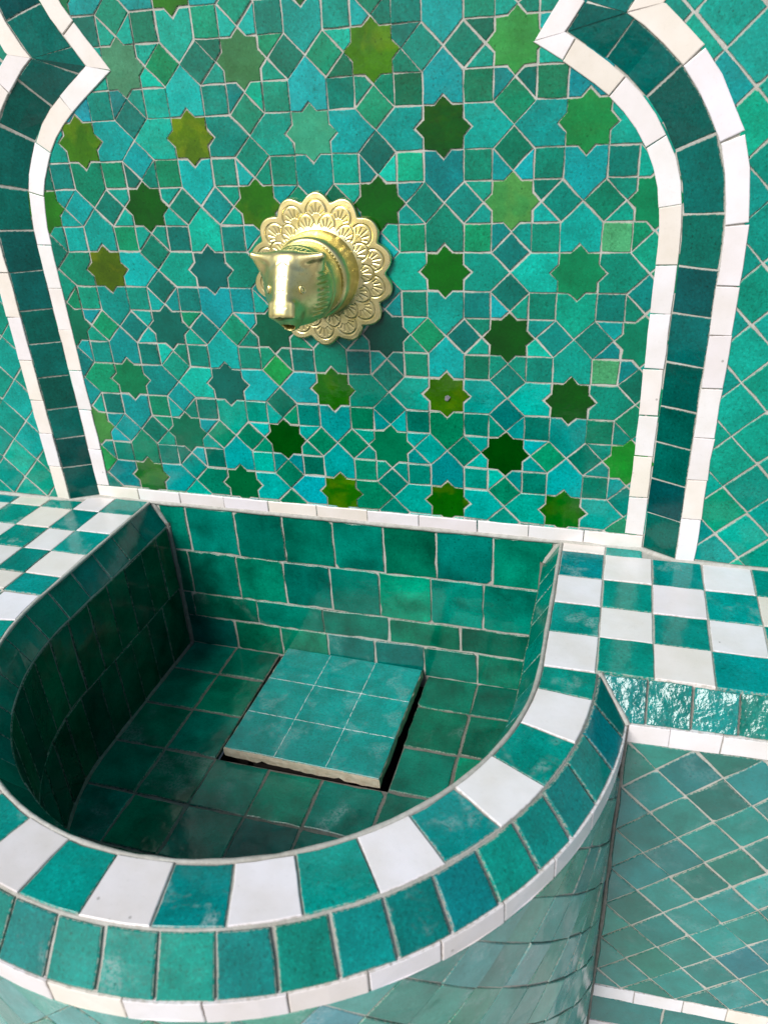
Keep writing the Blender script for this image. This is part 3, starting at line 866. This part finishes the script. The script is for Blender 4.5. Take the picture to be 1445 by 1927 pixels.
# ================================================================= loose cover slab
slab = empty('drain_cover', (.1255, -.0975, FLOOR))
slab.rotation_euler = (math.radians(-.35), math.radians(.3), math.radians(-.9))
tag(slab, 'loose square teal glazed slab with chipped clay edges lying over the drain in the basin', 'cover slab')
def ring_pts(hx, hy, n, jit, chip=0):
    pts = []
    for a, b in (((-hx, -hy), (hx, -hy)), ((hx, -hy), (hx, hy)), ((hx, hy), (-hx, hy)), ((-hx, hy), (-hx, -hy))):
        for i in range(n):
            t = i / n
            pts.append((a[0] + (b[0] - a[0]) * t, a[1] + (b[1] - a[1]) * t))
    return pts
hs = .0965; n = 28
base = ring_pts(hs, hs, n, 0)
V, Fc = [], []
nb = len(base)
lev = []
ph = [random.uniform(0, 6.28) for _ in range(6)]
for k, (x, y) in enumerate(base):
    u = k / nb * 60
    rag = .0007 * math.sin(u * .43 + ph[0]) + .0006 * math.sin(u * 1.31 + ph[1]) + random.gauss(0, .0006) + (.0035 if random.random() < .10 else 0)
    lev.append(max(-.0015, min(.004, rag)))
tz = .0145
for (dx, z, use) in ((0, tz - .0012, 0), (.0006, tz - .0060, 0), (.0004, .0010, 1), (-.006, -.0010, 1)):
    for k, (x, y) in enumerate(base):
        nrm = Vector((x, y)).normalized()
        fx = (abs(x) > hs - 1e-6) * (1 if x > 0 else -1); fy = (abs(y) > hs - 1e-6) * (1 if y > 0 else -1)
        jx = random.gauss(0, .00035)
        V.append((x + fx * (dx + jx), y + fy * (dx + jx), z + (lev[k] if use else 0)))
for L in range(3):
    for k in range(nb):
        Fc.append((L * nb + k, L * nb + (k + 1) % nb, (L + 1) * nb + (k + 1) % nb, (L + 1) * nb + k))
Fc.append(tuple(range(nb))); Fc.append(tuple(range(3 * nb, 4 * nb)))
off = Vector(slab.location)
def slab_obj(name, V, Fc, mat, **k):
    me = bpy.data.meshes.new(name); me.from_pydata([Vector(v) for v in V], [], Fc)
    bm = bmesh.new(); bm.from_mesh(me); bmesh.ops.recalc_face_normals(bm, faces=bm.faces); bm.to_mesh(me); bm.free()
    me.materials.append(mat); o = bpy.data.objects.new(name, me); C.objects.link(o); o.parent = slab
    return o
slab_obj('clay_body', V, Fc, M_CLAY)
top_p = [(x * (1 + random.gauss(0, .002)), y * (1 + random.gauss(0, .002))) for x, y in ring_pts(hs - .0003, hs - .0003, 16, 0)]
nt_ = len(top_p)
V = [(x * .993, y * .993, tz) for x, y in top_p] + [(x, y, tz - .0006) for x, y in top_p] + [(x, y, tz - .0022) for x, y in top_p]
Fc = [tuple(range(nt_))]
for L in range(2):
    for k in range(nt_): Fc.append((L * nt_ + k, L * nt_ + (k + 1) % nt_, (L + 1) * nt_ + (k + 1) % nt_, (L + 1) * nt_ + k))
gf = slab_obj('glazed_face', V, Fc, M_GLAZE)
set_attr(gf.data, [0.0] * nt_ + [1.0] * (2 * nt_), [.37] * (3 * nt_), [.32] * (3 * nt_), [lin((0, 150, 144))] * (3 * nt_), [0.0] * (3 * nt_))  # pale clots on the face paint the mirrored bright source
for axis in (0, 1):
    for posn in (-hs / 3, hs / 3):
        V, Fc = [], []
        u = -hs * .995
        while u < hs * .985:
            L = random.uniform(.006, .022); u1 = min(u + L, hs * .99)
            if True:
                nseg = max(2, int((u1 - u) / .003))
                b0 = len(V)
                for i in range(nseg + 1):
                    uu = u + (u1 - u) * i / nseg; wdt = random.uniform(.0005, .0010) * (1 if 0 < i < nseg else .4); c0 = posn + random.gauss(0, .00018)
                    for sd_, zz in ((-1, tz - .0002), (0, tz + .00022), (1, tz - .0002)):
                        V.append((uu, c0 + sd_ * wdt, zz) if axis == 0 else (c0 + sd_ * wdt, uu, zz))
                for i in range(nseg):
                    for k in range(2):
                        Fc.append((b0 + i * 3 + k, b0 + i * 3 + k + 1, b0 + (i + 1) * 3 + k + 1, b0 + (i + 1) * 3 + k))
            u = u1 + (random.uniform(.0004, .0016))
        slab_obj('score_line', V, Fc, M_SCORE)

# ================================================================= brass spout
spout = empty('brass_spout', (.130, 0, .298))
tag(spout, 'polished brass animal head water spout on a scalloped engraved rosette', 'spout')
def sp_obj(name, V, Fc, mat, parent=spout, smooth=True):
    me = bpy.data.meshes.new(name); me.from_pydata([tuple(v) for v in V], [], Fc)
    bm = bmesh.new(); bm.from_mesh(me); bmesh.ops.recalc_face_normals(bm, faces=bm.faces); bm.to_mesh(me); bm.free()
    if smooth: me.shade_smooth()
    me.materials.append(mat); o = bpy.data.objects.new(name, me); C.objects.link(o); o.parent = parent
    return o
# rosette: polar relief, 14 lobes, two rows of engraved petals
NL = 14
PH0 = math.radians(12)
NA, NR = 14 * 46, 84
th = np.linspace(0, 2 * np.pi, NA, endpoint=False)
rr = np.linspace(0, 1, NR)
TH, T = np.meshgrid(th, rr, indexing='ij')
lob = np.cos(NL * (TH - PH0))
RE = .0676 + .0104 * np.sqrt(np.cos(NL / 2 * (TH - PH0)) ** 2 + .03) ** .8
Rr = .034 + (RE - .034) * T
Hh = .0065 + .0045 * np.exp(-((Rr - .036) / .012) ** 2) + .0010 * (T > .0) * np.sin(np.clip((Rr - .045) / .03, 0, 1) * np.pi)
edge = np.clip((1 - T) * (RE - .034) / .0022, 0, 1)
Hh = Hh - .0030 * (1 - np.sqrt(np.clip(1 - (1 - edge) ** 2, 0, 1)))
def groove(dist, wd): return np.exp(-(dist / wd) ** 2)
G = np.zeros_like(Hh)
for rowi, (rc, aw, rh, phs) in enumerate(((.0605, .0108, .0098, 0.0), (.0485, .0088, .0095, .5))):
    a = (TH - PH0) * NL / (2 * np.pi) + phs
    loc = (a - np.round(a)) * (2 * np.pi / NL)
    x = loc * Rr; y = Rr - rc
    # arch
    e = np.sqrt((x / aw) ** 2 + (np.clip(y, -1, 1) / rh) ** 2)
    arch = groove((e - 1) * min(aw, rh), .00060) * (y > -.0015)
    G += arch
    # five rays fanning from the petal's foot
    fx, fy = x, y + .0075
    an = np.arctan2(fx, fy); rad = np.hypot(fx, fy)
    for k in range(-2, 3):
        dk = np.abs(an - k * .40) * rad
        G += groove(dk, .00044) * (rad > .0052) * (rad < (.0145 - .0014 * abs(k)))
G = np.clip(G, 0, 1)
Hh = Hh - .00074 * G
X = Rr * np.cos(TH); Z = Rr * np.sin(TH)
# slight hand-beaten warp
Hh = Hh + .0006 * np.sin(3 * TH + .5) * T + .0003 * np.sin(7 * TH + 1) * T
V = np.stack([X, -Hh, Z], -1).reshape(-1, 3).tolist()
Fc = []
for i in range(NA):
    j = (i + 1) % NA
    for k in range(NR - 1): Fc.append((i * NR + k, j * NR + k, j * NR + k + 1, i * NR + k + 1))
b0 = len(V)
for i in range(NA):      # edge thickness
    r_ = RE[i, -1] - .0006; V.append((r_ * math.cos(th[i]), -.0010, r_ * math.sin(th[i])))
for i in range(NA):
    j = (i + 1) % NA; Fc.append((i * NR + NR - 1, j * NR + NR - 1, b0 + j, b0 + i))
ros = sp_obj('rosette', V, Fc, M_BRASS_P)
a_ = ros.data.attributes.new('groove_dark', 'FLOAT', 'POINT'); a_.data.foreach_set('value', np.r_[G.reshape(-1), np.ones(NA)].astype(np.float32))

def lathe(prof, n=96):
    V = []; Fc = []
    for i in range(n):
        a = 2 * math.pi * i / n
        for r, d in prof: V.append((r * math.cos(a), -d, r * math.sin(a)))
    k = len(prof)
    for i in range(n):
        j = (i + 1) % n
        for m in range(k - 1): Fc.append((i * k + m, i * k + m + 1, j * k + m + 1, j * k + m))
    return V, Fc
V, Fc = lathe([(.0405, .004), (.0428, .0085), (.0430, .012), (.0422, .0135), (.0420, .026), (.0412, .034), (.0398, .0385), (.0380, .0405), (.0350, .041), (.0345, .038)])
sp_obj('collar', V, Fc, M_BRASS)
# beaded joint between collar and neck
V, Fc = [], []
for i in range(60):
    a = 2 * math.pi * i / 60
    c = Vector((.0362 * math.cos(a), -.0412, .0362 * math.sin(a)))
    t = Vector((-math.sin(a), 0, math.cos(a))); rd = Vector((math.cos(a), 0, math.sin(a)))
    b = len(V)
    for d in (t * .0016, -t * .0016, rd * .0008, -rd * .0008, Vector((0, -.0010, 0)), Vector((0, .0010, 0))): V.append(c + d)
    Fc += [(b, b + 2, b + 4), (b + 2, b + 1, b + 4), (b + 1, b + 3, b + 4), (b + 3, b, b + 4)]
bead = sp_obj('beaded_ring', V, Fc, M_BRASS)

# head: one continuous surface from a blended distance field
def smin(a, b, k):
    h = np.clip(.5 + .5 * (b - a) / k, 0, 1); return b + (a - b) * h - k * h * (1 - h)
def smax(a, b, k): return -smin(-a, -b, k)
st = .00095
gx = np.arange(-.047, .047, st); gd = np.arange(.030, .130, st); gz = np.arange(-.050, .052, st)
X, Dp, Z = np.meshgrid(gx, gd, gz, indexing='ij')
def ell(c, r):
    k0 = np.sqrt(((X - c[0]) / r[0]) ** 2 + ((Dp - c[1]) / r[1]) ** 2 + ((Z - c[2]) / r[2]) ** 2)
    return (k0 - 1) * min(r)
def cone(a, b, ra, rb):
    a = np.array(a); b = np.array(b); ab = b - a
    t = np.clip(((X - a[0]) * ab[0] + (Dp - a[1]) * ab[1] + (Z - a[2]) * ab[2]) / ab.dot(ab), 0, 1)
    return np.sqrt((X - a[0] - t * ab[0]) ** 2 + (Dp - a[1] - t * ab[1]) ** 2 + (Z - a[2] - t * ab[2]) ** 2) - (ra + (rb - ra) * t)
def obox(c, h, r, tiltx):
    y, z = Dp - c[1], Z - c[2]; ca, sa = math.cos(tiltx), math.sin(tiltx)
    y, z = y * ca + z * sa, -y * sa + z * ca
    q = [np.abs(X - c[0]) - h[0] + r, np.abs(y) - h[1] + r, np.abs(z) - h[2] + r]
    return np.sqrt(sum(np.maximum(v, 0) ** 2 for v in q)) + np.minimum(np.maximum(np.maximum(q[0], q[1]), q[2]), 0) - r
f = ell((0, .052, .000), (.0368, .036, .0385))
f = smin(f, ell((0, .074, -.001), (.0320, .026, .0340)), .010)
f = smin(f, cone((0, .084, .008), (0, .1005, -.0135), .0240, .0155), .008)        # skull to muzzle
f = smin(f, obox((0, .1015, .006), (.0066, .0070, .0290), .003, math.radians(26)), .010)   # flat bridge of the nose
f = smin(f, obox((0, .1065, -.0145), (.0134, .0105, .0080), .003, math.radians(18)), .004)      # square muzzle end
for sx in (-1, 1):
    f = smin(f, cone((sx * .010, .090, .0285), (sx * .0345, .0885, .0325), .0070, .0024), .004)   # brow running out to the ear
    f = smin(f, cone((sx * .022, .080, .0190), (sx * .0355, .0880, .0325), .0125, .0022), .004)   # ear
    f = smax(f, -ell((sx * .0290, .1015, .0190), (.0115, .0090, .0090)), .004)                    # hollow in front of the ear
    f = smax(f, -ell((sx * .0285, .1240, -.0040), (.0090, .0105, .0095)), .008)                    # hollow beside the bridge
f = smin(f, ell((0, .0905, .0215), (.0180, .0085, .0150)), .006)       # forehead
f = smin(f, cone((0, .082, -.018), (0, .0965, -.0270), .0180, .0095), .007)       # lower jaw
ax = np.array((0, .55, -.83))
mo = cone((0, .0990, -.0265), (0, .115, -.0385), .0058, .0078)
f = smax(f, -mo, .0012)
# engraved lines: mane bars on the cheeks, hair behind the ears, lines on the bridge
side_ = (np.abs(X) > .018) * np.exp(-((Dp - .0805) / .0065) ** 4) * (Z < .018) * (Z > -.030)
f = f + .0017 * side_ * (np.sin((Z + .12 * (Dp - .08) ** 2 / .001 * .02) * 2 * np.pi / .0049) > .45)
topm = (Z > .020) * np.exp(-((Dp - .0755) / .0055) ** 4)
f = f + .0013 * topm * (np.sin((X + (Dp - .075) * .25) * 2 * np.pi / .0042) > .3)
ring2 = np.exp(-((Dp - .0655) / .0011) ** 2)
f = f + .0008 * ring2
nb_ = (np.abs(X) < .0058) * (Dp > .1)
f = f + .0005 * nb_ * (np.abs(((Z + np.abs(X) * .6) / .012) % 1 - .5) < .05)

def surface_nets(f):
    sgn = f < 0
    nx, ny, nz = f.shape
    acc = np.zeros((nx - 1, ny - 1, nz - 1, 3)); cnt = np.zeros((nx - 1, ny - 1, nz - 1))
    cor = [(i, j, k) for i in (0, 1) for j in (0, 1) for k in (0, 1)]
    sl = lambda a, c: a[c[0]:nx - 1 + c[0], c[1]:ny - 1 + c[1], c[2]:nz - 1 + c[2]]
    for ci in cor:
        for axis in range(3):
            if ci[axis]: continue
            cj = list(ci); cj[axis] = 1; cj = tuple(cj)
            a, b = sl(f, ci), sl(f, cj); cr = sl(sgn, ci) != sl(sgn, cj)
            t = np.where(cr, a / np.where(np.abs(a - b) < 1e-12, 1, a - b), 0)
            for m in range(3):
                acc[..., m] += np.where(cr, ci[m] + (t if m == axis else 0), 0)
            cnt += cr
    act = cnt > 0
    idx = -np.ones(cnt.shape, int); idx[act] = np.arange(act.sum())
    ii = np.argwhere(act); P = ii + acc[act] / cnt[act][:, None]
    faces = []
    for axis in range(3):
        u, v = [(1, 2), (2, 0), (0, 1)][axis]
        a = sgn; s1 = [slice(None)] * 3; s2 = [slice(None)] * 3
        s1[axis] = slice(0, -1); s2[axis] = slice(1, None)
        cr = np.argwhere(sgn[tuple(s1)] != sgn[tuple(s2)])
        for c in cr:
            if c[u] < 1 or c[v] < 1 or c[u] > cnt.shape[u] - 1 or c[v] > cnt.shape[v] - 1: continue
            q = []
            for du, dv in ((-1, -1), (0, -1), (0, 0), (-1, 0)):
                w_ = c.copy(); w_[u] += du; w_[v] += dv; q.append(idx[tuple(w_)])
            if min(q) < 0: continue
            if not sgn[tuple(c)]: q = q[::-1]
            faces.append(tuple(int(k) for k in q))
    return P, faces
P, Fc = surface_nets(f)
V = [(gx[0] + p[0] * st, -(gd[0] + p[1] * st), gz[0] + p[2] * st) for p in P]
head = sp_obj('animal_head', V, Fc, M_BRASS)
sm = head.modifiers.new('smooth', 'SMOOTH'); sm.factor = .5; sm.iterations = 1
# eyes: almond rings with a domed centre
for sx in (-1, 1):
    V, Fc = [], []
    nn = 20
    prof = [(.0040, -.0006), (.0037, .0011), (.0030, .0011), (.0024, .0001), (.0016, .0009), (.0, .0012)]
    c = Vector((sx * .0158, -.1000, .0050)); nrm = Vector((sx * .72, -.66, .15)).normalized()
    for k in range(400):           # seat the eye on the surface
        q = Vector((sx * .032, .1165, .0055)) + (Vector((0, .083, .002)) - Vector((sx * .032, .1165, .0055))) * (k / 400)
        i3 = (int((q.x - gx[0]) / st), int((q.y - gd[0]) / st), int((q.z - gz[0]) / st))
        if f[i3] < 0: c = Vector((q.x, -q.y, q.z)) - nrm * .0002; break
    up = Vector((0, -.25, 1)); tx = up.cross(nrm).normalized(); ty = nrm.cross(tx)
    for i in range(nn):
        a = 2 * math.pi * i / nn
        for r_, h_ in prof: V.append(c + tx * math.cos(a) * r_ * .8 + ty * math.sin(a) * r_ * 1.1 + nrm * h_)
    k = len(prof)
    for i in range(nn):
        j = (i + 1) % nn
        for m in range(k - 1): Fc.append((i * k + m, i * k + m + 1, j * k + m + 1, j * k + m))
    sp_obj('eye', V, Fc, M_BRASS, parent=head)
# dark disc in the mouth: the pipe's inner shade painted as colour
V, Fc = [], []
for i in range(18):
    a = 2 * math.pi * i / 18
    c = Vector((0, -.0975, -.0262))
    ax_ = Vector((0, -.77, -.64)); t1 = Vector((1, 0, 0)); t2 = ax_.cross(t1)
    V.append(c + (t1 * math.cos(a) + t2 * math.sin(a)) * .0050)
V.append(Vector((0, -.0955, -.0250))); n0 = len(V) - 1
Fc = [(i, (i + 1) % 18, n0) for i in range(18)]
sp_obj('throat_shade', V, Fc, M_HOLE, parent=head, smooth=False)

# ================================================================= small things
chip_ = bmesh.new(); bmesh.ops.create_icosphere(chip_, subdivisions=2, radius=.0028)
for v in chip_.verts:
    v.co = Vector((v.co.x * 1.1, v.co.y * .5, v.co.z * 1.2)) * random.uniform(.6, 1.25)
me = bpy.data.meshes.new('debris_chip'); chip_.to_mesh(me); chip_.free(); me.materials.append(M_CHIP)
o = bpy.data.objects.new('debris_chip', me); C.objects.link(o); o.location = (4 * A / 2 + .0015, -.0012, SZ - 5 * A / 2 - .003)
tag(o, 'tiny grey speck of debris stuck on an olive star below the spout', 'debris')

flush_rest()
